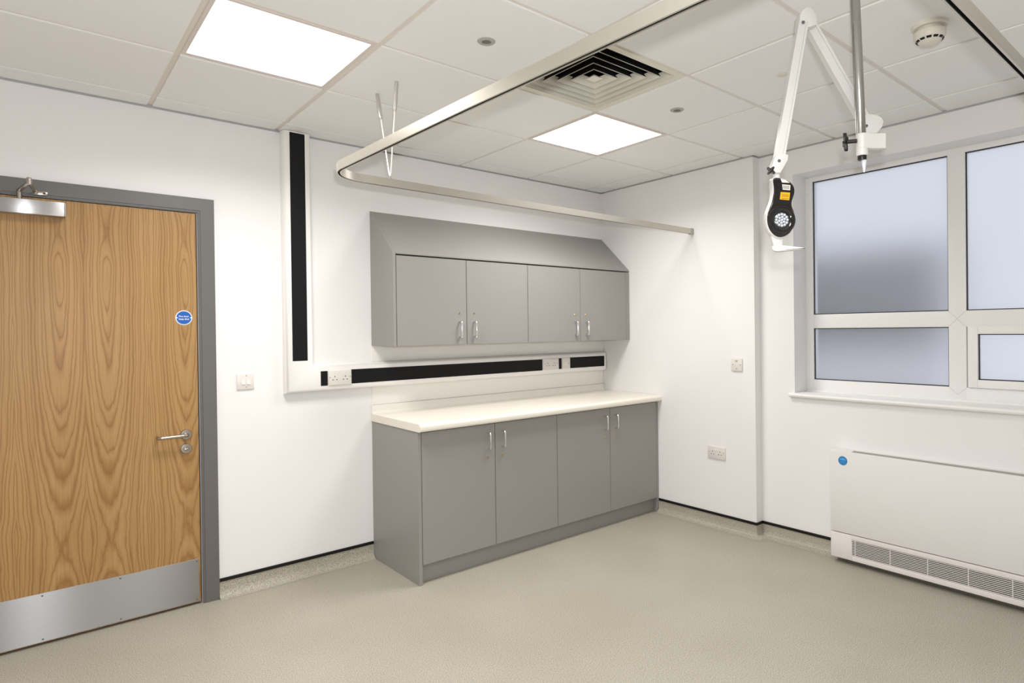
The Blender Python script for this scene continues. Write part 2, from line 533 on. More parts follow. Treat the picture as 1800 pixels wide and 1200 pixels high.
for y in GY:
    tee.box(XL + .002, (-.002 if y > -1.44 else W - .002), y - .013, y + .013, H + .0006, H + .004)
tl.box(XL - .15, .3, YF - .15, .15, 2.8, 2.9)
cei = obj('ceiling', tl, 'tile', loc=(0, 0, H))
structure(cei, 'white suspended ceiling of square mineral tiles', 'ceiling')
obj('ceiling_grid', tee, 'tee', parent=cei)

# ------------------------------------------------------------------ light panels
def rounded(cx, cy, hx, hy, r, n=6):
    p = []
    for sx, sy, a0 in ((1, 1, 0), (-1, 1, 90), (-1, -1, 180), (1, -1, 270)):
        for k in range(n + 1):
            a = math.radians(a0 + 90 * k / n)
            p.append((cx + sx * (hx - r) + r * math.cos(a), cy + sy * (hy - r) + r * math.sin(a)))
    return p
PANEL_W = 18.5
LBL = {(2, 1): 'square ceiling light panel at the left, above the oak door',
       (5, 1): 'square ceiling light panel beyond the curtain rail, beside the air vent',
       (2, 5): 'added unseen square light panel above the viewpoint, nearest the front wall'}
def light_panel(i, j):
    x0, x1, y0, y1 = cell(i + 1, j + 1)
    cx, cy = (x0 + x1) / 2, (y0 + y1) / 2
    t = thing('ceiling_light_panel', LBL[(i, j)], 'ceiling light', (cx, cy, H), 'square light panels in the ceiling')
    f = Mesh()
    o, n = .290, .2735
    z0, z1 = H - .004, H + .03
    for s in (-1, 1):
        f.box(cx + s * n, cx + s * o, cy - o, cy + o, z0, z1, bev=.001, seg=1)
        f.box(cx - n, cx + n, cy + s * n, cy + s * o, z0, z1, bev=.001, seg=1)
    f.box(cx - o, cx + o, cy - o, cy + o, z1, z1 + .004)
    obj('panel_frame', f, 'lightframe', t)
    d = Mesh().prism(rounded(0, 0, n - .0005, n - .0005, .012), (cx, cy, 0), (1, 0, 0), (0, 1, 0), (0, 0, 1), H - .002, H + .004)
    part_label(obj('diffuser', d, 'diffuser', t), 'glowing white diffuser')
    # the panel's micro-prism optic sends most of its light downwards
    ad = bpy.data.lights.new('panel_lamp', 'AREA')
    ad.shape = 'SQUARE'; ad.size = .53; ad.energy = PANEL_W; ad.color = (1.0, 0.984, 0.962); ad.spread = math.radians(150)
    ao = bpy.data.objects.new('panel_lamp', ad); COL.objects.link(ao)
    ao.parent = t; ao.location = (0, 0, -.0035)
for ij in LIGHTS:
    light_panel(*ij)

# ------------------------------------------------------------------ air vent
x0, x1, y0, y1 = cell(*VC)
cx, cy = (x0 + x1) / 2, (y0 + y1) / 2
t = thing('ceiling_vent', 'square four-way louvred air vent in the ceiling beside the curtain rail', 'air vent', (cx, cy, H))
f = Mesh()
def sq_ring(mesh, r0, z0, r1, z1, th, back=0):
    # thin square cone: inner half-width r0 at z0, outer half-width r1 at z1
    for a in range(4):
        ca, sa = round(math.cos(a * math.pi / 2)), round(math.sin(a * math.pi / 2))
        def P(u, v, z):
            return Vector((cx + ca * u - sa * v, cy + sa * u + ca * v, z))
        tt = bmesh.new()
        vs = [tt.verts.new(P(*q)) for q in ((r0, -r0, z0), (r0, r0, z0), (r1, r1, z1), (r1, -r1, z1),
                                            (r0, -r0, z0 + th), (r0, r0, z0 + th), (r1, r1, z1 + th), (r1, -r1, z1 + th))]
        for fc in ((0, 1, 2, 3), (4, 7, 6, 5), (0, 4, 5, 1), (1, 5, 6, 2), (2, 6, 7, 3), (3, 7, 4, 0)):
            tt.faces.new([vs[k] for k in fc])
        tt.faces.ensure_lookup_table()
        upper = tt.faces[1]
        bmesh.ops.recalc_face_normals(tt, faces=tt.faces[:])
        mesh._add(tt, 0)
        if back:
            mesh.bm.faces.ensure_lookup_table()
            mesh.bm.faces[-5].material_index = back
sq_ring(f, .262, H - .006, .2955, H - .006, .004)
sq_ring(f, .2935, H - .005, .2985, H + .002, .003)
obj('border_flange', f, 'ventm', t)
for k in range(5):
    ro = .2612 - k * .0462
    lv = Mesh()
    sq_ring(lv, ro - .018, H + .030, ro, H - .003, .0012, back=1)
    sq_ring(lv, ro - .0002, H - .003, ro + .0012, H - .0062, .0012)
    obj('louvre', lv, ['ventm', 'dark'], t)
ctr = Mesh()
sq_ring(ctr, .0, H + .018, .028, H - .003, .002)
obj('centre_cone', ctr, 'ventm', t)
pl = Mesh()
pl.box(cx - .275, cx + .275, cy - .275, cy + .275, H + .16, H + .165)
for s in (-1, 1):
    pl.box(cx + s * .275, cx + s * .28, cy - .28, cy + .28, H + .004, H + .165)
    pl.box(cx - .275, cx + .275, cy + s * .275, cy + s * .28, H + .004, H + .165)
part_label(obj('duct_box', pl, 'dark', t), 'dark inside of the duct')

# ------------------------------------------------------------------ small ceiling fittings
ZT = H - .006
def round_fitting(x, y, label, r=.036):
    t = thing('ceiling_sensor', label, 'ceiling sensor', (x, y, ZT), 'small round recessed ceiling fittings')
    obj('bezel', Mesh().lathe([(.018, .004), (.019, -.004), (.023, -.0055), (r - .004, -.004), (r, -.0005), (r, .0)], (x, y, ZT), (0, 0, 1)), 'greyplastic', t)
    part_label(obj('lens', Mesh().lathe([(0, -.0008), (.012, -.0010), (.0185, -.0022)], (x, y, ZT), (0, 0, 1), seg=24), 'greydark', t), 'dark grey sensor lens')
round_fitting(-2.272, -1.655, 'small round grey ceiling sensor between the left light panel and the curtain rail')
round_fitting(-1.072, -1.655, 'small round grey ceiling sensor to the right of the air vent')
t = thing('emergency_light', 'small pale round ceiling fitting just left of the white lamp arm', 'emergency light', (-1.058, -2.244, ZT))
obj('cover', Mesh().lathe([(0, -.006), (.014, -.0055), (.022, -.003), (.026, -.0002), (.026, 0)], (-1.058, -2.244, ZT), (0, 0, 1), seg=32), 'cream', t)
part_label(obj('indicator', Mesh().lathe([(0, -.0085), (.003, -.008), (.0045, -.005)], (-1.050, -2.236, ZT), (0, 0, 1), seg=16), 'signwhite', t), 'tiny bright indicator')

sx, sy = -1.047, -2.848
t = thing('smoke_detector', 'white domed smoke detector with black slots under the ceiling near the window', 'smoke detector', (sx, sy, ZT))
obj('mounting_base', Mesh().lathe([(0, 0), (.062, 0), (.062, -.010), (.058, -.014), (.043, -.015), (.043, -.027), (0, -.027)], (sx, sy, ZT), (0, 0, 1)), 'cream', t)
obj('detector_head', Mesh().lathe([(0, -.0265), (.053, -.0265), (.055, -.029), (.054, -.046), (.049, -.056), (.040, -.062), (.034, -.070), (.022, -.074), (0, -.075)], (sx, sy, ZT), (0, 0, 1)), 'cream', t)
sl = Mesh()
for k in range(12):
    a0, a1 = 2 * math.pi * (k + .14) / 12, 2 * math.pi * (k + .86) / 12
    pts = []
    for q in range(5):
        a = a0 + (a1 - a0) * q / 4
        pts.append(a)
    tt = bmesh.new()
    lo = [tt.verts.new((sx + .0478 * math.cos(a), sy + .0478 * math.sin(a), ZT - .0585)) for a in pts]
    hi = [tt.verts.new((sx + .0410 * math.cos(a), sy + .0410 * math.sin(a), ZT - .0630)) for a in pts]
    for q in range(4):
        tt.faces.new((lo[q], lo[q + 1], hi[q + 1], hi[q]))
    r_ = bmesh.ops.extrude_face_region(tt, geom=tt.faces[:])
    for v in [e for e in r_['geom'] if isinstance(e, bmesh.types.BMVert)]:
        v.co.z += .010
    bmesh.ops.recalc_face_normals(tt, faces=tt.faces[:])
    sl._add(tt, 0)
part_label(obj('sensor_slots', sl, 'black', t), 'black slots around the head')

# ------------------------------------------------------------------ curtain rail
RZ = 2.1055
def arc(c, r, a0, a1, n=12):
    return [(c[0] + r * math.cos(math.radians(a0 + (a1 - a0) * k / n)), c[1] + r * math.sin(math.radians(a0 + (a1 - a0) * k / n))) for k in range(n + 1)]
RZ = 2.114
far0, far1 = (-.004, -.940), (-2.47, -.965)
R_ = .165
near_y = -3.252
path = [(-.012, -.940), (-1.2, -.9525)]
cL = (-2.490, -1.132)
path += arc(cL, R_, 90, 180)
cN = (-2.578 + .17, near_y + .17)
path += [(-2.625, -2.05)] + arc(cN, .17, 178, 270)
path += [(-1.2, near_y), (W - .012, near_y)]
P3 = [(x, y, RZ) for x, y in path]
t = thing('curtain_rail', 'U-shaped aluminium cubicle curtain rail hanging below the ceiling tiles', 'curtain rail', (-1.3, -2.1, RZ))
hw, hh = .0095, .0185
prof = [(-hw, hh), (hw, hh), (hw, -hh), (.0042, -hh), (.0042, -hh + .011), (-.0042, -hh + .011), (-.0042, -hh), (-hw, -hh)]
obj('track', Mesh().sweep(prof, P3, (0, 0, 1), closed=True), 'alu', t, smooth=25)
slot = Mesh().sweep([(-.0043, -hh + .0109), (.0043, -hh + .0109), (.0043, -hh + .0005), (.0038, -hh + .0105), (-.0038, -hh + .0105), (-.0043, -hh + .0005)], P3, (0, 0, 1), closed=True)
part_label(obj('runner_slot', slot, 'black', t), 'dark slot along the underside')
def end_bracket(x, y):
    e = Mesh().box(x - .022, x + .010, y - .013, y + .013, RZ - .023, RZ + .021, bev=.002)
    obj('wall_bracket', e, 'greyplastic', t)
end_bracket(-.0105, -.940)
end_bracket(W - .0105, near_y)
# V-shaped hanger by the far left corner
ap = Vector((-2.356, -.962, RZ + .020))
for tp in (Vector((-2.367, -1.064, ZT)), Vector((-2.371, -.867, ZT))):
    bend = ap + Vector((0, .010 * (1 if tp.y > ap.y else -1), .030))
    d = (tp - bend)
    mid = bend + d * 0.70
    rd = obj('hanger_rod', Mesh().tube([ap, ap + Vector((0, 0, .012)), bend, mid], .0032, 10), 'rod', t)
    sk = Mesh().tube([mid - d * .02, mid, mid + d * .01, tp - d * .03, tp], [.007, .0092, .0095, .0095, .0080], 14)
    obj('ceiling_socket', sk, 'socketm', rd)
    hl = Mesh().tube([tp - d * .07 + Vector((-.006, -.007, 0)), tp - d * .07 + Vector((-.0045, -.0055, 0))], .003, 10)
obj('hanger_clip', Mesh().lathe([(0, .0), (.007, .0), (.007, .006), (.004, .009), (.004, .016), (0, .016)], ap - Vector((0, 0, .0015)), (0, 0, 1), seg=20), 'satin', t)

# ------------------------------------------------------------------ door
DOX = -3.4535
door = bpy.data.objects.new('door_1', None); COL.objects.link(door); door.location = (DOX, 0, 0)
structure(door, 'oak veneer door in a grey frame at the left of the room', 'door')
LX0, LX1, LZ0, LZ1 = -3.911, -2.987, .012, 2.044
LY = -.004
fr = Mesh()
fy = -.018
# architrave, mitred, with a small step towards the leaf
aw = .0745
pf = [(0, -.0005), (0, .018), (aw - .010, .018), (aw - .010, .014), (aw, .014), (aw, -.0005)]
path_f = [(DX1, 0, 0), (DX1, 0, DZ), (DX0, 0, DZ), (DX0, 0, 0)]
fr.sweep(pf, path_f, (0, -1, 0), closed=True)
obj('door_frame', fr, 'frame', door, smooth=25)
st = Mesh()
st.sweep([(aw, -.03), (aw, .004), (aw + .006, .004), (aw + .006, -.03)], path_f, (0, -1, 0), closed=True)
st.sweep([(aw, -.10), (aw, -.048), (aw + .02, -.048), (aw + .02, -.10)], path_f, (0, -1, 0), closed=True)
part_label(obj('door_stop', st, 'stop', door, smooth=25), 'pale inner lip of the frame')
lf = Mesh().box(LX0, LX1, LY, LY + .044, LZ0, LZ1, bev=.001, seg=1)
leaf = obj('door_leaf', lf, 'oak', door)
obj('gap_shade_backing', Mesh().box(LX0 - .02, LX1 + .02, LY + .05, LY + .06, 0.001, LZ1 + .02), 'dark', door)  # near-black sheet behind the leaf, shade of the door gap as colour
kp = Mesh().box(LX0 + .004, LX1 - .008, LY - .0015, LY - .0002, .016, .238, bev=.0004, seg=1)
for x in (-3.896, -3.62, -3.33, -3.005):
    for z in (.226, .028):
        kp.lathe([(0, .0012), (.0035, .0008), (.004, 0)], (x, LY - .0015, z), (0, -1, 0), seg=14, mi=1)
part_label(obj('kick_plate', kp, ['kick', 'screw'], leaf), 'brushed steel kick plate')
# lever handle
hx, hz = -3.044, .893
hd = Mesh().lathe([(0, .008), (.014, .009), (.024, .008), (.0265, .004), (.0265, 0)], (hx, LY, hz), (0, -1, 0), seg=36)
lever = [(hx, LY, hz)]
lever += [(hx, LY - .035, hz)]
for k in range(1, 7):
    a = math.pi / 2 * k / 6
    lever.append((hx - .018 * (1 - math.cos(a)), LY - .035 - .018 * math.sin(a), hz))
lever += [(hx - .06, LY - .053, hz), (hx - .112, LY - .053, hz)]
for k in range(1, 7):
    a = math.pi / 2 * k / 6
    lever.append((hx - .112 - .016 * math.sin(a), LY - .053 + .016 * (1 - math.cos(a)), hz))
lever += [(hx - .128, LY - .012, hz)]
hd.tube(lever, .0085, 18)
part_label(obj('door_handle', hd, 'satin', leaf), 'satin steel lever handle on a round rose')
lk = Mesh().lathe([(0, .007), (.016, .008), (.024, .007), (.0262, .004), (.0262, 0)], (hx, LY, .820), (0, -1, 0), seg=36)
lk.lathe([(0, .014), (.008, .014), (.010, .012), (.010, .006)], (hx, LY, .820), (0, -1, 0), seg=20)
lk.box(hx - .013, hx + .013, LY - .024, LY - .012, .8165, .8235, bev=.002)
part_label(obj('thumb_turn', lk, 'satin', leaf), 'round thumb-turn lock below the lever')
# blue round sign
gx, gz = -3.046, 1.4965
sg = Mesh().lathe([(0, .001), (.0375, .001), (.038, 0)], (gx, LY, gz), (0, -1, 0), seg=56, mi=0)
sg.lathe([(0, .0014), (.0335, .0014), (.0336, .0008)], (gx, LY, gz), (0, -1, 0), seg=56, mi=1)
for s in (-1, 1):
    sg.prism([(s * .026, 0), (s * .034, .0055), (s * .036, 0), (s * .034, -.0055)], (gx, LY, gz), (1, 0, 0), (0, 0, 1), (0, -1, 0), .0010, .0017, mi=0)
sg.text('Fire door', (gx, LY - .0016, gz + .0068), (1, 0, 0), (0, 0, 1), .0118, .0002, mi=0, bold=.0003)
sg.text('keep shut', (gx, LY - .0016, gz - .0068), (1, 0, 0), (0, 0, 1), .0118, .0002, mi=0, bold=.0003)
part_label(obj('fire_door_sign', sg, ['signwhite', 'blue'], leaf), 'round blue sign reading Fire door keep shut')
# overhead closer
cl = Mesh().box(-3.80, -3.520, LY - .052, LY - .001, 1.957, 2.022, bev=.003)
cl.box(-3.520, -3.515, LY - .050, LY - .001, 1.958, 2.021, bev=.002, mi=1)
clo = obj('door_closer', cl, ['closer', 'greyplastic'], door)
ar = Mesh()
zz = 2.060
ar.lathe([(0, -.04), (.009, -.04), (.009, .006), (.006, .010), (0, .010)], (-3.675, LY - .030, zz), (0, 0, 1), seg=18)
ar.prism([(0, -.008), (.232, -.007), (.240, 0), (.232, .007), (0, .008)], (-3.675, LY - .030, zz), Vector((.030, -.215, .0)).normalized(), Vector((.215, .030, 0)).normalized(), (0, 0, 1), -.004, .004, bev=.001)
ar.lathe([(0, -.010), (.010, -.010), (.010, .014), (.007, .018), (0, .018)], (-3.643, LY - .258, zz), (0, 0, 1), seg=18)
ar.tube([(-3.643, LY - .258, zz + .006), (-3.632, LY - .12, zz + .004), (-3.620, -.030, zz + .002)], .006, 10)
ar.lathe([(0, -.006), (.008, -.006), (.008, .008), (0, .008)], (-3.620, -.034, zz), (0, 0, 1), seg=14)
part_label(obj('closer_arm', ar, 'satin', clo), 'folded steel closer arm')
ft = Mesh().box(-3.628, -3.578, -.028, -.0185, zz - .010, zz + .008, bev=.003)
ft.lathe([(0, .0105), (.0035, .0105), (.0045, .009)], (-3.590, -.019, zz), (0, -1, 0), seg=12, mi=1)
part_label(obj('arm_bracket', ft, ['satin', 'hole'], clo), 'small steel bracket on the frame head')

# ------------------------------------------------------------------ electrical plates
def mapper(axis, c):
    """local (a to the right, up, out of the wall) to world"""
    if axis == 'y':
        return lambda a, u, o: Vector((c[0] + a, c[1] - o, c[2] + u))
    return lambda a, u, o: Vector((c[0] - o, c[1] - a, c[2] + u))
def lbox(mesh, f, a0, a1, u0, u1, o0, o1, bev=0, seg=2, mi=0):
    p, q = f(a0, u0, o0), f(a1, u1, o1)
    mesh.box(min(p.x, q.x), max(p.x, q.x), min(p.y, q.y), max(p.y, q.y), min(p.z, q.z), max(p.z, q.z), bev, seg, mi)
def ldisc(mesh, f, axis, a, u, o, r, h=.0006, mi=0):
    mesh.lathe([(0, h), (r * .9, h), (r, 0)], f(a, u, o), (0, -1, 0) if axis == 'y' else (-1, 0, 0), seg=14, mi=mi)
def holes(mesh, f, a, o):
    lbox(mesh, f, a - .0022, a + .0022, .004, .012, o - .001, o + .0005)
    for s in (-1, 1):
        lbox(mesh, f, a + s * .011 - .0036, a + s * .011 + .0036, -.0125, -.0080, o - .001, o + .0005)
def double_socket(axis, c, label, wide=.146, high=.086, group='double sockets on the walls', switched=False):
    f = mapper(axis, c)
    t = thing('double_socket', label, 'socket', c, group)
    m = Mesh(); lbox(m, f, -wide / 2, wide / 2, -high / 2, high / 2, .0002, .0095, bev=.002)
    obj('faceplate', m, 'plate', t)
    for a in (-.031, .031):
        k = Mesh(); holes(k, f, a, .0095)
        part_label(obj('pin_holes', k, 'hole', t), 'dark pin holes')
    for s in (-1, 1):
        q = Mesh(); ldisc(q, f, axis, s * .0605, .004, .0093, .0032)
        obj('screw', q, 'screw', t)
    if switched:
        for s in (-1, 1):
            q = Mesh(); lbox(q, f, s * .010 - .006, s * .010 + .006, .012, .026, .009, .0125, bev=.001)
            obj('rocker_switch', q, 'rocker', t)
    return t
YT = -.0525
double_socket('y', (-2.2595, YT, 1.142), 'white double socket at the left end of the horizontal trunking', .138, .084)
double_socket('y', (-.6235, YT, 1.146), 'white double socket near the right end of the horizontal trunking', .158, .084)
double_socket('x', (0, -1.131, .529), 'white double socket low on the right wall above the skirting', switched=True)
f = mapper('y', (-.467, YT, 1.146))
t = thing('fused_spur', 'narrow white single plate with pink marking in the trunking by the corner', 'fused spur', (-.467, YT, 1.146))
m = Mesh(); lbox(m, f, -.041, .041, -.042, .042, .0002, .0095, bev=.002); obj('faceplate', m, 'plate', t)
m = Mesh(); lbox(m, f, -.020, .012, -.012, .016, .009, .0108, bev=.001); obj('fuse_carrier', m, 'rocker', t)
m = Mesh(); lbox(m, f, .020, .031, -.006, .004, .009, .0100); part_label(obj('marking', m, 'pinkmark', t), 'faded pink marking')

f = mapper('x', (0, -1.3035, 1.156))
t = thing('single_wall_plate', 'white single outlet plate on the pier left of the window', 'wall plate', (0, -1.3035, 1.156))
m = Mesh(); lbox(m, f, -.043, .043, -.043, .043, .0002, .0095, bev=.002); obj('faceplate', m, 'plate', t)
m = Mesh(); lbox(m, f, -.010, .008, .020, .032, .009, .0100, bev=.0003); obj('badge', m, 'greyplastic', t)
m = Mesh(); ldisc(m, f, 'x', 0, -.026, .0093, .0032); part_label(obj('outlet_hole', m, 'hole', t), 'small dark outlet hole')
for s in (-1, 1):
    q = Mesh(); ldisc(q, f, 'x', s * .0302, .0, .0093, .0034); obj('screw', q, 'screw', t)

f = mapper('y', (-2.760, 0, 1.149))
t = thing('light_switch', 'white two-gang light switch on the wall beside the door frame', 'light switch', (-2.760, 0, 1.149))
m = Mesh(); lbox(m, f, -.043, .043, -.043, .043, .0002, .0085, bev=.002); obj('faceplate', m, 'plate', t)
for a in (-.010, .015):
    m = Mesh()
    p = [(.0120, .0085), (.0120, .0098), (-.0005, .0105), (-.0165, .0130), (-.0165, .0085)]
    m.prism(p, f(a, 0, 0), (0, 0, 1), (0, -1, 0), (1, 0, 0), -.0085, .0085, bev=.0006)
    obj('rocker', m, 'rocker', t)
for u in (.0305, -.0305):
    m = Mesh(); ldisc(m, f, 'y', .004, u, .0083, .0026); obj('screw', m, 'screw', t)

# ------------------------------------------------------------------ trunking
t = thing('cable_trunking', 'white L-shaped wall trunking with black inserts from ceiling to above the worktop', 'trunking', (-2.4835, 0, 1.1455))
b2 = .080
pr_ = [(-b2, .0006), (-b2, .018), (-b2 + .004, .036), (-b2 + .011, .047), (-b2 + .019, .052), (b2 - .019, .052), (b2 - .011, .047), (b2 - .004, .036), (b2, .018), (b2, .0006)]
body = Mesh().sweep(pr_, [(-2.4835, 0, H - .009), (-2.4835, 0, 1.1455), (-.024, 0, 1.1455)], (0, -1, 0), closed=True)
obj('trunking_body', body, 'pvc', t, smooth=50)
ec = Mesh().prism([(a, b) for a, b in pr_], (-.024, 0, 1.1455), (0, 0, 1), (0, -1, 0), (1, 0, 0), 0, .006)
obj('end_cap', ec, 'pvc', t)
def strip(x0, x1, z0, z1):
    o = obj('cover_strip', Mesh().box(x0, x1, YT - .0012, YT + .002, z0, z1, bev=.0005, seg=1), 'insert', t)
    part_label(o, 'black cover strip')
strip(-2.5255, -2.4425, 1.251, 2.549)
strip(-2.370, -2.3300, 1.0995, 1.1855)
strip(-2.1885, -.7035, 1.102, 1.1875)
strip(-.5435, -.5095, 1.104, 1.1885)
strip(-.4250, -.0370, 1.1045, 1.190)

# ------------------------------------------------------------------ base cupboards
BY = -.597
def d_handle(parent, x, y, z0, z1, r=.0064, so=.031):
    pts = [(x, y + .002, z1)]
    for k in range(0, 7):
        a = math.pi / 2 * k / 6
        pts.append((x, y - (so - .010) - .010 * math.sin(a), z1 - .010 * (1 - math.cos(a))))
    for k in range(0, 7):
        a = math.pi / 2 * k / 6
        pts.append((x, y - so + .010 * (1 - math.cos(a)), z0 + .010 - .010 * math.sin(a)))
    pts.append((x, y + .002, z0))
    m = Mesh().tube(pts, r, 14)
    return part_label(obj('handle', m, 'chrome', parent), 'chrome bow handle')
def lock(parent, x, y, z):
    m = Mesh().lathe([(0, .0022), (.0065, .0022), (.008, .0008), (.008, 0)], (x, y, z), (0, -1, 0), seg=20)
    m.box(x - .0009, x + .0009, y - .0026, y - .0018, z - .0035, z + .0035, mi=1)
    return part_label(obj('lock', m, ['brass', 'hole'], parent), 'small round brass lock')
def door_panel(parent, x0, x1, y, z0, z1, hx_, hz0, hz1, lz):
    d = obj('door', Mesh().box(x0, x1, y, y + .018, z0, z1, bev=.0010, seg=1), 'cab', parent)
    d_handle(d, hx_, y, hz0, hz1)
    lock(d, hx_ - .001, y, lz)
    return d

gB = 'grey two-door base cupboards under the worktop'
t = thing('base_cupboard', 'left grey two-door base cupboard with the full-height end panel', 'cupboard', (-1.53, -.3, 0), gB)
obj('carcass', Mesh().box(-2.018, -1.028, BY + .020, -.056, .108, .853), 'carcass', t)
obj('end_panel', Mesh().box(-2.040, -2.020, BY, -.001, .0008, .854, bev=.0008, seg=1), 'cab', t)
door_panel(t, -2.0165, -1.5255, BY, .110, .847, -1.577, .700, .796, .648)
door_panel(t, -1.5215, -1.0290, BY, .110, .847, -1.470, .700, .796, .648)
t = thing('base_cupboard', 'right grey two-door base cupboard standing in the corner by the right wall', 'cupboard', (-.53, -.3, 0), gB)
obj('carcass', Mesh().box(-1.026, -.024, BY + .020, -.056, .108, .853), 'carcass', t)
obj('end_panel', Mesh().box(-.0225, -.003, BY, -.001, .0008, .854, bev=.0008, seg=1), 'cab', t)
door_panel(t, -1.0250, -.5310, BY, .110, .847, -.582, .700, .796, .648)
door_panel(t, -.5270, -.0250, BY, .110, .847, -.477, .700, .796, .648)
tag(obj('plinth', Mesh().box(-2.0195, -.0230, -.556, -.538, .0006, .1075), 'cab'), 'recessed grey plinth along the floor under the base cupboards', 'plinth')

# worktop with bullnose and coved upstand
t = thing('worktop', 'cream laminate worktop with rounded front edge on the grey base cupboards', 'worktop', (-1.02, -.3, .8555))
zt, zb, yf, rr = .900, .8555, -.638, .020
pw = [(-.0035, zb), (yf + .012, zb)]
pw += [(yf + .012 - .012 * math.sin(a), zb + .012 - .012 * math.cos(a)) for a in [math.pi / 2 * k / 5 for k in range(1, 6)]]
pw += [(yf + rr - rr * math.cos(a), zt - rr + rr * math.sin(a)) for a in [math.pi / 2 * k / 8 for k in range(0, 9)]]
pw += [(-.0035, zt)]
obj('worktop_slab', Mesh().prism(pw, (0, 0, 0), (0, 1, 0), (0, 0, 1), (1, 0, 0), -2.046, -.002), 'worktop', t)
pu = [(-.0025, zt), (-.034, zt)] + [(-.034 + .018 * math.sin(a), zt + .018 * (1 - math.cos(a))) for a in [math.pi / 2 * k / 5 for k in range(1, 6)]] + [(-.016, .950), (-.014, .954), (-.0025, .954)]
obj('upstand', Mesh().prism(pu, (0, 0, 0), (0, 1, 0), (0, 0, 1), (1, 0, 0), -2.046, -.002), 'upstand', t)

t = thing('splashback', 'thin white splashback panel on the wall between worktop and wall cupboards', 'splashback', (-1.02, 0, .955))
obj('panel', Mesh().box(-2.038, -.002, -.0045, -.0005, .955, 1.0645, bev=.0008, seg=1), 'splash', t)
obj('panel', Mesh().box(-2.038, -.002, -.0045, -.0005, 1.2265, 1.3245, bev=.0008, seg=1), 'splash', t)

# ------------------------------------------------------------------ wall cupboards
WYF = -.312
gW = 'grey two-door wall cupboards under the sloping top'
zs0, zs1 = 1.880, 2.166
t = thing('wall_cupboard', 'left grey two-door wall cupboard with the sloping end panel, beside the white trunking', 'cupboard', (-1.53, -.15, 1.325), gW)
obj('carcass', Mesh().box(-2.0165, -1.0365, WYF + .020, -.001, 1.3255, 1.868), 'carcass', t)
obj('end_panel', Mesh().prism([(-.0008, 1.325), (WYF, 1.325), (WYF, zs0), (-.0008, zs1)], (0, 0, 0), (0, 1, 0), (0, 0, 1), (1, 0, 0), -2.0355, -2.0175, bev=.0008, seg=1), 'cab', t)
door_panel(t, -2.0135, -1.5345, WYF, 1.326, 1.862, -1.588, 1.373, 1.470, 1.522)
door_panel(t, -1.5305, -1.0375, WYF, 1.326, 1.862, -1.479, 1.373, 1.470, 1.522)
t = thing('wall_cupboard', 'right grey two-door wall cupboard under the sloping top, against the corner', 'cupboard', (-.53, -.15, 1.325), gW)
obj('carcass', Mesh().box(-1.0355, -.0415, WYF + .020, -.001, 1.3255, 1.868), 'carcass', t)
obj('end_panel', Mesh().prism([(-.0008, 1.325), (WYF, 1.325), (WYF, 1.862), (-.0008, 1.862)], (0, 0, 0), (0, 1, 0), (0, 0, 1), (1, 0, 0), -.0405, -.0035, bev=.0008, seg=1), 'cab', t)
door_panel(t, -1.0335, -.5425, WYF, 1.326, 1.862, -.595, 1.373, 1.470, 1.522)
door_panel(t, -.5385, -.0430, WYF, 1.326, 1.862, -.485, 1.373, 1.470, 1.522)
sd = Vector((0, WYF, zs0 - zs1)).normalized()
pt = [(-.0008, zs1 - .0010), (WYF - .001, zs0 - .0006), (WYF - .001, zs0 - .008), (WYF + .018, zs0 - .0095), (-.0008, zs1 - .022)]
tag(obj('sloping_cupboard_top', Mesh().prism(pt, (0, 0, 0), (0, 1, 0), (0, 0, 1), (1, 0, 0), -2.0170, -.0035, bev=.0006, seg=1), 'cab'),
    'long grey sloping top board over both wall cupboards', 'cupboard top')

# ------------------------------------------------------------------ window
win = bpy.data.objects.new('window_1', None); COL.objects.link(win); win.location = (W, (WY0 + WY1) / 2, WZ0)
structure(win, 'white frosted window of four panes in the right wall', 'window')
FX = .236                      # inner face of the outer frame
z_sill = .985
top = WZ1
ym0, ym1 = -2.517, -2.603       # vertical mullion
zt0, zt1 = 1.400, 1.490         # transom
fw = .040
yr = WY1
fm = Mesh()
fm.box(FX, FX + .065, WY0 - fw - .006, WY0 + .001, z_sill - .02, top, bev=.002)             # left jamb
fm.box(FX, FX + .065, yr - .001, yr + fw, z_sill - .02, top, bev=.002)
fm.box(FX, FX + .065, yr + fw, WY0 - fw - .006, top - .030, top + .001, bev=.002)
fm.box(FX, FX + .065, yr + fw, WY0 - fw - .006, z_sill - .02, 1.064, bev=.002)
fm.box(FX - .0005, FX + .065, ym1, ym0, z_sill, top - .01, bev=.002)
fm.box(FX + .0003, FX + .065, yr + fw - .002, WY0 - fw - .004, zt0, zt1, bev=.002)
fm.box(FX - .012, FX + .03, yr + .001, WY0 - .001, z_sill - .02, z_sill + .012, bev=.002)
# weld lines of the frame joints
for (ya, za, yb, zb_) in ((ym0, zt1, (ym0 + ym1) / 2, (zt0 + zt1) / 2), (ym1, zt1, (ym0 + ym1) / 2, (zt0 + zt1) / 2), (ym0, zt0, (ym0 + ym1) / 2, (zt0 + zt1) / 2), (ym1, zt0, (ym0 + ym1) / 2, (zt0 + zt1) / 2),
                          (ym0, 1.064, (ym0 + ym1) / 2, 1.022), (ym1, 1.064, (ym0 + ym1) / 2, 1.022)):
    fm.tube([(FX - .0004, ya, za), (FX - .0004, yb, zb_)], .0006, 6, mi=1)
obj('window_frame', fm, ['upvc', 'greyplastic'], win)
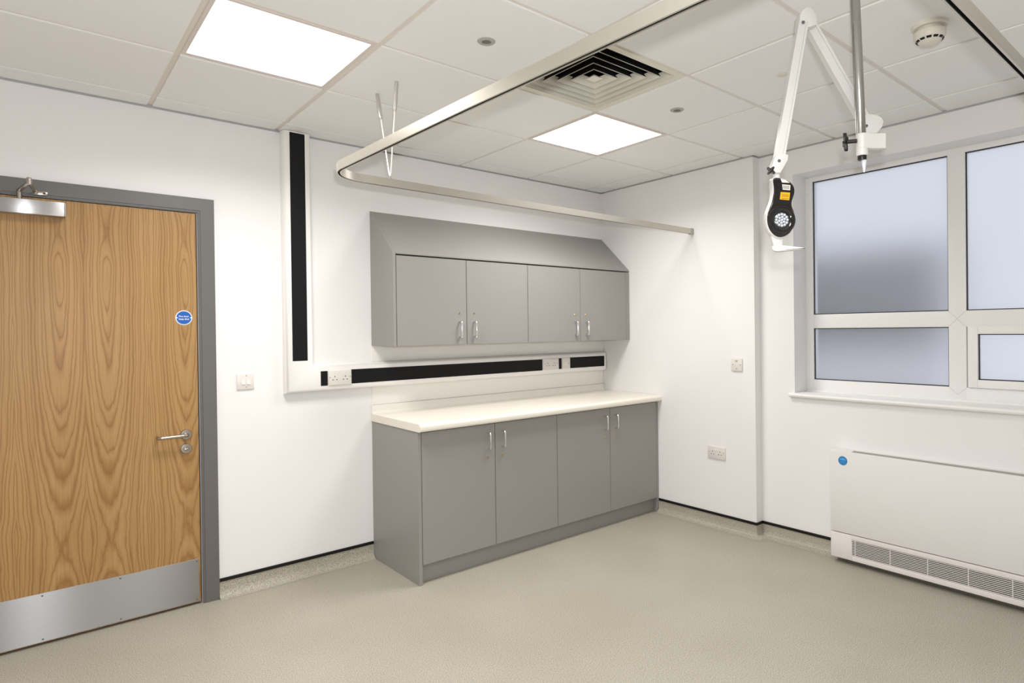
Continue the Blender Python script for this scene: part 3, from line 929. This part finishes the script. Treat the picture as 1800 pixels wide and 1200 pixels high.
# opening sash at the lower right
s0, s1, sz0, sz1 = ym1 - .009, yr + fw + .006, 1.066, 1.402
sm = Mesh()
sw = .047
sm.box(FX - .012, FX + .055, s0 - sw, s0, sz0, sz1, bev=.003).box(FX - .012, FX + .055, s1, s1 + sw, sz0, sz1, bev=.003)
sm.box(FX - .012, FX + .055, s1 + sw, s0 - sw, sz1 - .042, sz1, bev=.002).box(FX - .012, FX + .055, s1 + sw, s0 - sw, sz0, sz0 + .044, bev=.002)
sash = obj('opening_sash', sm, 'upvc', win)
GXX = FX + .022
def pane(y0, y1, z0, z1, parent=win, gx=GXX):
    p = obj('glass_pane', Mesh().box(gx, gx + .006, y1, y0, z0, z1), 'glass', parent)
    part_label(p, 'frosted glass')
    q = Mesh()
    w = .0052
    q.box(gx - .010, gx - .0005, y0 - w, y0, z0, z1).box(gx - .010, gx - .0005, y1, y1 + w, z0, z1)
    q.box(gx - .010, gx - .0005, y1, y0, z1 - w, z1).box(gx - .010, gx - .0005, y1, y0, z0, z0 + w)
    part_label(obj('gasket', q, 'gasket', p if parent is win else parent), 'black rubber gasket')
pane(WY0 - fw - .006, ym0, zt1, top - .030)
pane(WY0 - fw - .006, ym0, 1.064, zt0)
pane(ym1, yr + fw, zt1, top - .030)
pane(s0 - sw, s1 + sw, sz0 + .044, sz1 - .042, sash, FX + .016)
# sill board
sb = Mesh()
nose = [(.0, z_sill - .004), (.0, z_sill - .026)]
ps = [(FX + .02, z_sill), (FX + .02, z_sill - .028), (W - .018, z_sill - .028), (W - .026, z_sill - .024), (W - .030, z_sill - .014), (W - .026, z_sill - .004), (W - .018, z_sill)]
sb.prism(ps, (0, 0, 0), (1, 0, 0), (0, 0, 1), (0, 1, 0), WY1 + .001, WY0 - .001)
sb.prism([(W + .0005 if a > W else a, b) for a, b in ps], (0, 0, 0), (1, 0, 0), (0, 0, 1), (0, 1, 0), WY0 - .002, WY0 + .030)
sb.prism([(W + .0005 if a > W else a, b) for a, b in ps], (0, 0, 0), (1, 0, 0), (0, 0, 1), (0, 1, 0), WY1 - .030, WY1 + .002)
obj('sill_board', sb, 'sill', win)

# ------------------------------------------------------------------ fan coil unit under the window
FXX = -.030
FY0, FY1 = -1.958, -3.345
fz0, fz1, fsp = .033, .669, .184
t = thing('fan_convector', 'low white wall heater casing with a bottom grille under the window', 'heater', (W, (FY0 + FY1) / 2, .02))
c = Mesh()
c.box(FXX, FXX + .016, FY1, FY0, fsp + .0022, fz1, bev=.003)
c.box(FXX + .014, W - .0005, FY0 - .014, FY0 - .0005, fsp, fz1 - .001, bev=.001).box(FXX + .014, W - .0005, FY1 + .0005, FY1 + .014, fsp, fz1 - .001, bev=.001)
c.box(FXX + .010, W - .0005, FY0 - .115, FY0 - .001, fz1 - .016, fz1 - .0005, bev=.001)
c.box(FXX + .010, W - .0005, FY1 + .001, FY1 + .115, fz1 - .016, fz1 - .0005, bev=.001)
c.box(W - .030, W - .0005, FY1 + .1155, FY0 - .1155, fz1 - .016, fz1 - .0005, bev=.001)
obj('casing', c, 'fcu', t)
oc = Mesh().box(FXX + .017, W - .031, FY1 + .116, FY0 - .116, fz1 - .020, fz1 - .016)
oc.box(W - .0335, W - .0305, FY1 + .116, FY0 - .116, fz1 - .0155, fz1 - .0008)
part_label(obj('outlet_grille', oc, 'greyplastic', t), 'grey recessed air outlet along the top')
part_label(obj('gap_shade_strip', Mesh().box(FXX + .0165, FXX + .019, FY1 + .015, FY0 - .0145, fsp - .012, fsp + .012), 'dark', t), 'dark backing painted as shade in the gap between the panels')  # near-black strip stands in for the shade between the panels
b = Mesh()
gy0, gy1, gz0, gz1 = -2.083, -3.220, .0625, .1550
b.box(FXX, FXX + .014, gy0, FY0, fz0, fsp - .0018, bev=.002).box(FXX, FXX + .014, FY1, gy1, fz0, fsp - .0018, bev=.002)
b.box(FXX, FXX + .014, gy1, gy0, gz1, fsp - .0018, bev=.0008).box(FXX, FXX + .014, gy1, gy0, fz0, gz0, bev=.0008)
b.box(FXX + .012, W - .0006, FY0 - .012, FY0 - .001, fz0, fsp, bev=.001).box(FXX + .012, W - .0006, FY1 + .001, FY1 + .012, fz0, fsp, bev=.001)
base = obj('base_panel', b, 'fcu2', t)
gr = Mesh()
n = 10
for k in range(n):
    z = gz0 + (gz1 - gz0) * (k + .5) / n
    gr.prism([(FXX + .001, z - .0018), (FXX + .001, z + .0016), (FXX + .010, z + .0010), (FXX + .010, z - .0008)], (0, 0, 0), (1, 0, 0), (0, 0, 1), (0, 1, 0), gy1 - .002, gy0 + .002)
for y in (-2.101, -2.295, -2.486, -2.676, -2.866, -3.056):
    gr.box(FXX + .0025, FXX + .0075, y - .0018, y + .0018, gz0 - .002, gz1 + .002)
obj('grille_slats', gr, 'fcu2', t)
part_label(obj('grille_shade_backing', Mesh().box(FXX + .016, FXX + .020, gy1 - .01, gy0 + .01, gz0 - .01, gz1 + .01), 'dark', t), 'dark backing painted as shade behind the slats')  # near-black sheet, the shade inside the grille is put into its colour
for y in (FY0 - .08, FY1 + .08):
    obj('foot', Mesh().box(FXX + .065, W - .004, y - .02, y + .02, .0008, fz0 + .004), 'carcass', t)
st_y, st_z = -2.035, .614
sk = Mesh().lathe([(0, .0008), (.0265, .0008), (.027, 0)], (FXX, st_y, st_z), (-1, 0, 0), seg=48)
sk.lathe([(.0205, .0009), (.0210, .0012), (.0215, .0009)], (FXX, st_y, st_z), (-1, 0, 0), seg=48, mi=1)
def flat(mesh, pts, mi, d0=.0008, d1=.0013):
    mesh.prism(pts, (FXX, st_y, st_z), (0, -1, 0), (0, 0, 1), (-1, 0, 0), d0, d1, mi=mi)
flat(sk, [(.018 * math.cos(a), .003 + .013 * math.sin(a)) for a in [math.pi * k / 12 for k in range(13)]], 1)
flat(sk, [(-.012, -.0065), (.012, -.0065), (.012, -.0095), (-.012, -.0095)], 1)
part_label(obj('sticker', sk, ['blue2', 'blue3'], t), 'round blue sticker')

# ------------------------------------------------------------------ examination lamp on its pole
Fw = Vector((.6597, .7515, 0)); Rt = Vector((.7515, -.6597, 0)); Up = Vector((0, 0, 1))
POLE_B = Vector((-1.6105, -2.8275, 1.966)); POLE_T = Vector((-1.6235, -2.8130, ZT))
lamp = thing('examination_lamp', 'white articulated examination lamp with black head clamped to a ceiling pole', 'examination lamp', (POLE_T.x, POLE_T.y, H))
obj('ceiling_pole', Mesh().tube([POLE_B, POLE_T], .0153, 32), 'pole', lamp)
obj('ceiling_flange', Mesh().lathe([(0, 0), (.045, 0), (.045, -.006), (.020, -.012), (0, -.012)], (POLE_T.x, POLE_T.y, ZT), (0, 0, 1)), 'lampwhite', lamp)
pb = Vector((-1.6100, -2.8280, 0))
def lp(r, f_, z):          # lamp frame: r to the side, f_ away from the room's near side, z height
    return pb + Rt * r + Fw * f_ + Up * z
cl = Mesh()
# clamp: ring round the pole and a block reaching to the pivot
out = [(-.0185 * math.cos(a), .0185 * math.sin(a)) for a in [math.pi / 2 * k / 8 for k in range(-8, 9)]]
out = [(0, -.0185)] + [(-.0185 * math.sin(a), -.0185 * math.cos(a)) for a in [math.pi * k / 14 for k in range(1, 14)]] + [(0, .0185), (.020, .034), (.075, .040), (.078, .036), (.078, -.004), (.073, -.008), (.030, -.008)]
cl.prism(out, lp(0, 0, 0), Rt, Fw, Up, 1.986, 2.035, bev=.002)
obj('pole_clamp', cl, 'lampwhite', lamp)
co = Mesh().lathe([(0, 1.964), (.0165, 1.964), (.0182, 1.968), (.0182, 1.986), (0, 1.986)], pb, (0, 0, 1), seg=32)
obj('pole_collar', co, 'lampwhite', lamp)
part_label(obj('pole_plug', Mesh().lathe([(0, 1.950), (.0125, 1.950), (.0138, 1.954), (.0138, 1.966), (0, 1.966)], pb, (0, 0, 1), seg=24), 'knob', lamp), 'black end plug')
tipo = pb + Rt * .006
part_label(obj('pole_tip', Mesh().lathe([(0, 1.910), (.0025, 1.911), (.006, 1.931), (.0085, 1.953), (0, 1.953)], tipo, (0, 0, 1), seg=20), 'clear', lamp), 'translucent pointed tip')
def star(c, n_, e1, R, r, th, stem):
    n_ = Vector(n_).normalized(); e1 = Vector(e1).normalized(); e2 = n_.cross(e1)
    pts = []
    for k in range(32):
        a = 2 * math.pi * k / 32
        q = .5 + .5 * math.cos(4 * a)
        rad = r + (R - r) * q ** 1.3
        pts.append((rad * math.cos(a), rad * math.sin(a)))
    m = Mesh().prism(pts, c, e1, e2, n_, -th / 2, th / 2, bev=.0022)
    if stem:
        m.tube([Vector(c), Vector(c) - n_ * stem], .0065, 14)
        m.lathe([(0, .004), (.003, .003), (.0045, 0)], Vector(c) + n_ * th / 2, n_, seg=12)
    return m
obj('clamp_knob', star(lp(-.0520, .004, 2.011), -Rt * .95 + Fw * .30, Up * .96 + Fw * .15, .032, .011, .011, .034), 'knob', lamp)
# pivot bracket at the clamp end
PIV = lp(.014, .052, 2.0835)
def plate(pts_px, depth_f, th, name, parent=lamp, mat='lampwhite', bev=.003):
    return obj(name, Mesh().prism(pts_px, lp(0, depth_f, 0), Rt, Up, Fw, -th / 2, th / 2, bev=bev), mat, parent)
CAM = Vector((-3.6631, -3.6911, 1.411))
def sight(u, v):
    yw, pt_, rl = 0.7204, -0.0055, -0.0122
    fw_ = Vector((math.sin(yw) * math.cos(pt_), math.cos(yw) * math.cos(pt_), math.sin(pt_)))
    r0_ = Vector((math.cos(yw), -math.sin(yw), 0)); u0_ = r0_.cross(fw_)
    a, b = (u - 993.08) / 1080.7157, (585.15 - v) / 1080.7157
    return fw_ + (r0_ * math.cos(rl) + u0_ * math.sin(rl)) * a + (u0_ * math.cos(rl) - r0_ * math.sin(rl)) * b
def at(u, v, dep=0.0):     # side and height in an upright plane set back by dep from the pole
    d = sight(u, v)
    P = CAM + d * (((pb - CAM).dot(Fw) + dep) / d.dot(Fw))
    return ((P - pb).dot(Rt), P.z)
br = [at(1514, 238, .046), at(1510, 206, .046), at(1523, 203, .046), at(1537, 205, .046), at(1545, 209, .046), at(1549, 216, .046), at(1546, 226, .046), at(1537, 237, .046)]
plate(br, .046, .036, 'pivot_bracket')
def arm(name, a, b, w, d, f0, f1, wob=0.0):
    (r0, z0), (r1, z1) = a, b
    A = lp(r0, f0, z0); B = lp(r1, f1, z1)
    ax = (B - A); Ln = ax.length; ax.normalize()
    side = (Rt - ax * Rt.dot(ax)).normalized()
    dep = ax.cross(side)
    m = Mesh()
    # channel section: two flanges and a recessed web, so the face shows a groove
    sec = [(-w / 2, -d / 2), (w / 2, -d / 2), (w / 2, d / 2), (-w / 2, d / 2)]
    def bar(s0, s1, d0, d1, bev):
        m.prism([(s0, d0), (s1, d0), (s1, d1), (s0, d1)], A, side, dep, ax, 0, Ln, bev=bev)
    bar(-w / 2, w * .18, -d / 2, d / 2, .002)
    bar(w * .18, w * .27, -d / 2 + .003, d / 2 - .003, .0)
    bar(w * .27, w / 2, -d / 2, d / 2, .001)
    return obj(name, m, 'lampwhite', lamp)
upa = arm('upper_arm', at(1521, 216, .046), at(1421, 40, .030), .034, .026, .046, .030)
lwa = arm('lower_arm', at(1411, 40), at(1368, 284), .031, .026, .000, .000)
el = [at(1400, 50, .015), at(1401, 32, .015), at(1405, 25, .015), at(1412, 20, .015), at(1420, 20, .015), at(1426, 26, .015), at(1431, 38, .015), at(1430, 50, .015), at(1418, 54, .015), at(1410, 53, .015)]
plate(el, .015, .052, 'elbow_bracket')
for (u, v), dd in (((1412, 39), -.0165), ((1523, 221), .0275)):
    r_, z_ = at(u, v, dd)
    sc = Mesh().lathe([(0, .0018), (.0046, .0018), (.0054, 0)], lp(r_, dd, z_), -Fw, seg=14)
    obj('pivot_screw', sc, 'screw', lamp)
lb = [at(1358, 281), at(1362, 275), at(1372, 272), at(1383, 274), at(1382, 284), at(1374, 298), at(1369, 306), at(1361, 306), at(1353, 297)]
plate(lb, .000, .034, 'head_bracket')
r_, z_ = at(1366.5, 285)
obj('pivot_screw', Mesh().lathe([(0, .0018), (.0046, .0018), (.0054, 0)], lp(r_, -.0172, z_), -Fw, seg=14), 'screw', lamp)
r_, z_ = at(1352, 302)
obj('head_knob', star(lp(r_, -.016, z_), -Fw + Rt * -.2, Up + Rt * .9, .0165, .0075, .010, .012), 'knob', lamp)
r_, z_ = at(1366, 308)
obj('ball_joint', Mesh().lathe([(0, -.016), (.008, -.014), (.011, -.006), (.011, .006), (.008, .014), (0, .016)], lp(r_, .004, z_), (0, 0, 1), seg=24), 'lampwhite', lamp)
# lamp head: plane turned a little towards the window
ang = math.radians(4)
hn = (-Fw * math.cos(ang) + Rt * math.sin(ang)).normalized()
hr = (Rt * math.cos(ang) + Fw * math.sin(ang)).normalized()
r_, z_ = at(1372.5, 372)
HC = lp(r_, -.012, z_)
def hp(u, v):              # outline points in the head's own plane
    d = sight(u, v)
    P = CAM + d * ((HC - CAM).dot(hn) / d.dot(hn))
    return ((P - HC).dot(hr), (P - HC).dot(Up))
def smooth_loop(p, n=5):
    res = []
    N_ = len(p)
    for i in range(N_):
        p0, p1, p2, p3 = [Vector(p[(i + k) % N_]) for k in (-1, 0, 1, 2)]
        for k in range(n):
            s = k / n
            q = .5 * ((2 * p1) + (-p0 + p2) * s + (2 * p0 - 5 * p1 + 4 * p2 - p3) * s * s + (-p0 + 3 * p1 - 3 * p2 + p3) * s ** 3)
            res.append((q.x, q.y))
    return res
face = [(1358.5, 316), (1361, 312.5), (1368, 312), (1379, 315), (1389, 320), (1395.5, 329), (1396, 340), (1392, 353), (1391.5, 362), (1395, 372), (1397, 384), (1394.5, 399), (1388, 410), (1378, 416.5), (1369, 417.5), (1361, 414), (1353, 405), (1348.5, 392), (1348.5, 378), (1352, 366), (1356.5, 354), (1359, 342), (1360, 330)]
face = smooth_loop([hp(*q) for q in face], 4)
def grow(p, k, dx=0, dy=0):
    cxx = sum(a for a, b in p) / len(p); cyy = sum(b for a, b in p) / len(p)
    return [(cxx + (a - cxx) * k + dx, cyy + (b - cyy) * k + dy) for a, b in p]
sh = Mesh()
sh.prism(grow(face, 1.03), HC, hr, Up, hn, -.030, -.001, bev=.006, seg=4)
sh.prism(grow(face, .90), HC, hr, Up, hn, -.044, -.026, bev=.008, seg=4)
obj('head_shell', sh, 'lampwhite', lamp)
fa = Mesh().prism(grow(face, .985), HC, hr, Up, hn, -.004, .005, bev=.004, seg=4)
part_label(obj('head_front', fa, 'lampblack', lamp), 'glossy black front of the head')
bo = HC + hr * hp(1373.0, 387)[0] + Up * hp(1373.0, 387)[1]
bw = Mesh().lathe([(.0245, .002), (.028, .006), (.036, .0085), (.043, .0075), (.046, .004)], bo + hn * .002, hn, seg=56)
part_label(obj('reflector_ring', bw, 'lampblack', lamp), 'black ring round the light')
ld = Mesh().lathe([(0, .0062), (.022, .0062), (.0252, .004)], bo, hn, seg=40, mi=0)
led = obj('light_disc', ld, 'lens', lamp)
sp_ = [(0, 0)] + [(.0095 * math.cos(math.radians(60 * k + 20)), .0095 * math.sin(math.radians(60 * k + 20))) for k in range(6)] + [(.0183 * math.cos(math.radians(30 * k)), .0183 * math.sin(math.radians(30 * k))) for k in range(12)]
for a, b_ in sp_:
    obj('led_lens', Mesh().lathe([(0, .0042), (.0022, .0036), (.0038, .0018), (.0044, 0)], bo + hn * .0062 + hr * a + Up * b_, hn, seg=14), 'led', led)
def label_rect(name, pts, mat, extra=None, label=None):
    m = Mesh().prism([hp(*q) for q in pts], HC, hr, Up, hn, .0052, .0060)
    mats = [mat]
    if extra:
        mats.append(extra[0])
        for q in extra[1]:
            m.prism([hp(*k) for k in q], HC, hr, Up, hn, .0058, .0064, mi=1)
    o = obj(name, m, mats, lamp)
    if label:
        part_label(o, label)
label_rect('rating_label', [(1370.5, 314.5), (1380, 317), (1387, 322), (1373.5, 321.5)], 'paper')
label_rect('barcode_label', [(1373.5, 324.5), (1388, 326), (1387.5, 335), (1374.5, 334)], 'paper', ('ink', [[(1375 + k * 2.0, 326.5 + k * .15), (1375.9 + k * 2.0, 326.5 + k * .15), (1375.9 + k * 2.0, 332.5 + k * .15), (1375 + k * 2.0, 332.5 + k * .15)] for k in range(6)]))
label_rect('warning_label', [(1371, 338), (1387.5, 339), (1386, 352.5), (1369.5, 351)], 'yellow', ('yink', [[(1373, y_), (1385, y_ + .6), (1385, y_ + 1.4), (1373, y_ + .8)] for y_ in (342.5, 345, 349)]), 'yellow warning label')
hd = Mesh()
neck = smooth_loop([hp(1359, 408), hp(1380, 412), hp(1378, 424), hp(1377, 434), hp(1366, 437), hp(1361, 426)], 4)
hd.prism(neck, HC, hr, Up, hn, -.026, -.008, bev=.004)
r2, z2 = at(1366, 438)
r2, z2 = at(1361, 437)
hb = lp(r2, .012, z2)
gd = (Rt * .93 - Fw * .36).normalized()
hd.prism(smooth_loop([(-.004, .002), (.004, .012), (.030, .010), (.064, .004), (.092, -.001), (.102, -.004), (.092, -.0075), (.045, -.0085), (.008, -.009)], 3), hb, gd, Up, gd.cross(Up), -.014, .014, bev=.003)
obj('head_handle', hd, 'lampwhite', lamp)

# ------------------------------------------------------------------ outside the window
ob = Mesh().box(1.9, 2.3, -1.95, 4.0, -.5, 1.22).box(1.9, 2.3, -1.95, 4.0, 2.06, 2.10)  # made-up low building, added to give the frosted panes a dark blur
ob.box(1.93, 2.28, -1.93, 4.0, 1.22, 2.06, mi=1)
oo = obj('wall_outside_added', ob, ['render', 'outdark'], loc=(2.1, 1.2, -.5))
structure(oo, 'made-up low building added to darken the frosted window panes', 'building')

# ------------------------------------------------------------------ light
wd = bpy.data.worlds.new('overcast'); S.world = wd; wd.use_nodes = True
bg = wd.node_tree.nodes['Background']
bg.inputs['Color'].default_value = (0.90, 0.925, 1.0, 1)
bg.inputs['Strength'].default_value = 0.88

# the photographer's flash, just above and beside the lens
fl_d = bpy.data.lights.new('camera_flash', 'SPOT')
fl_d.energy = 105; fl_d.shadow_soft_size = .025; fl_d.color = (.95, .975, 1.0)
fl_d.spot_size = math.radians(150); fl_d.spot_blend = .4
fo = bpy.data.objects.new('camera_flash', fl_d); COL.objects.link(fo)

# ------------------------------------------------------------------ camera
f_, yaw, pitch, roll = 1080.7157, 0.7204, -0.0055, -0.0122
camd = bpy.data.cameras.new('camera'); cam = bpy.data.objects.new('camera', camd); COL.objects.link(cam)
CY, SY = math.cos(yaw), math.sin(yaw)
fwd = Vector((SY * math.cos(pitch), CY * math.cos(pitch), math.sin(pitch)))
r0 = Vector((CY, -SY, 0)); u0 = r0.cross(fwd)
cr, sr = math.cos(roll), math.sin(roll)
rr_, uu_ = r0 * cr + u0 * sr, u0 * cr - r0 * sr
mat = Matrix((rr_, uu_, -fwd)).transposed().to_4x4()
mat.translation = Vector((-3.6631, -3.6911, 1.411))
cam.matrix_world = mat
camd.sensor_width = 36; camd.sensor_fit = 'HORIZONTAL'
camd.lens = f_ * 36 / 1800
camd.shift_x = -93.08 / 1800
camd.shift_y = -14.85 / 1800
camd.clip_start = .02
S.camera = cam
fo.location = Vector((-3.63, -3.70, 1.531))
fo.rotation_euler = (fwd + Vector((0, 0, .22))).to_track_quat('-Z', 'Y').to_euler()

S.view_settings.view_transform = 'Standard'
S.view_settings.look = 'None'
S.view_settings.gamma = 1
S.view_settings.use_curve_mapping = False
S.view_settings.exposure = 0.06
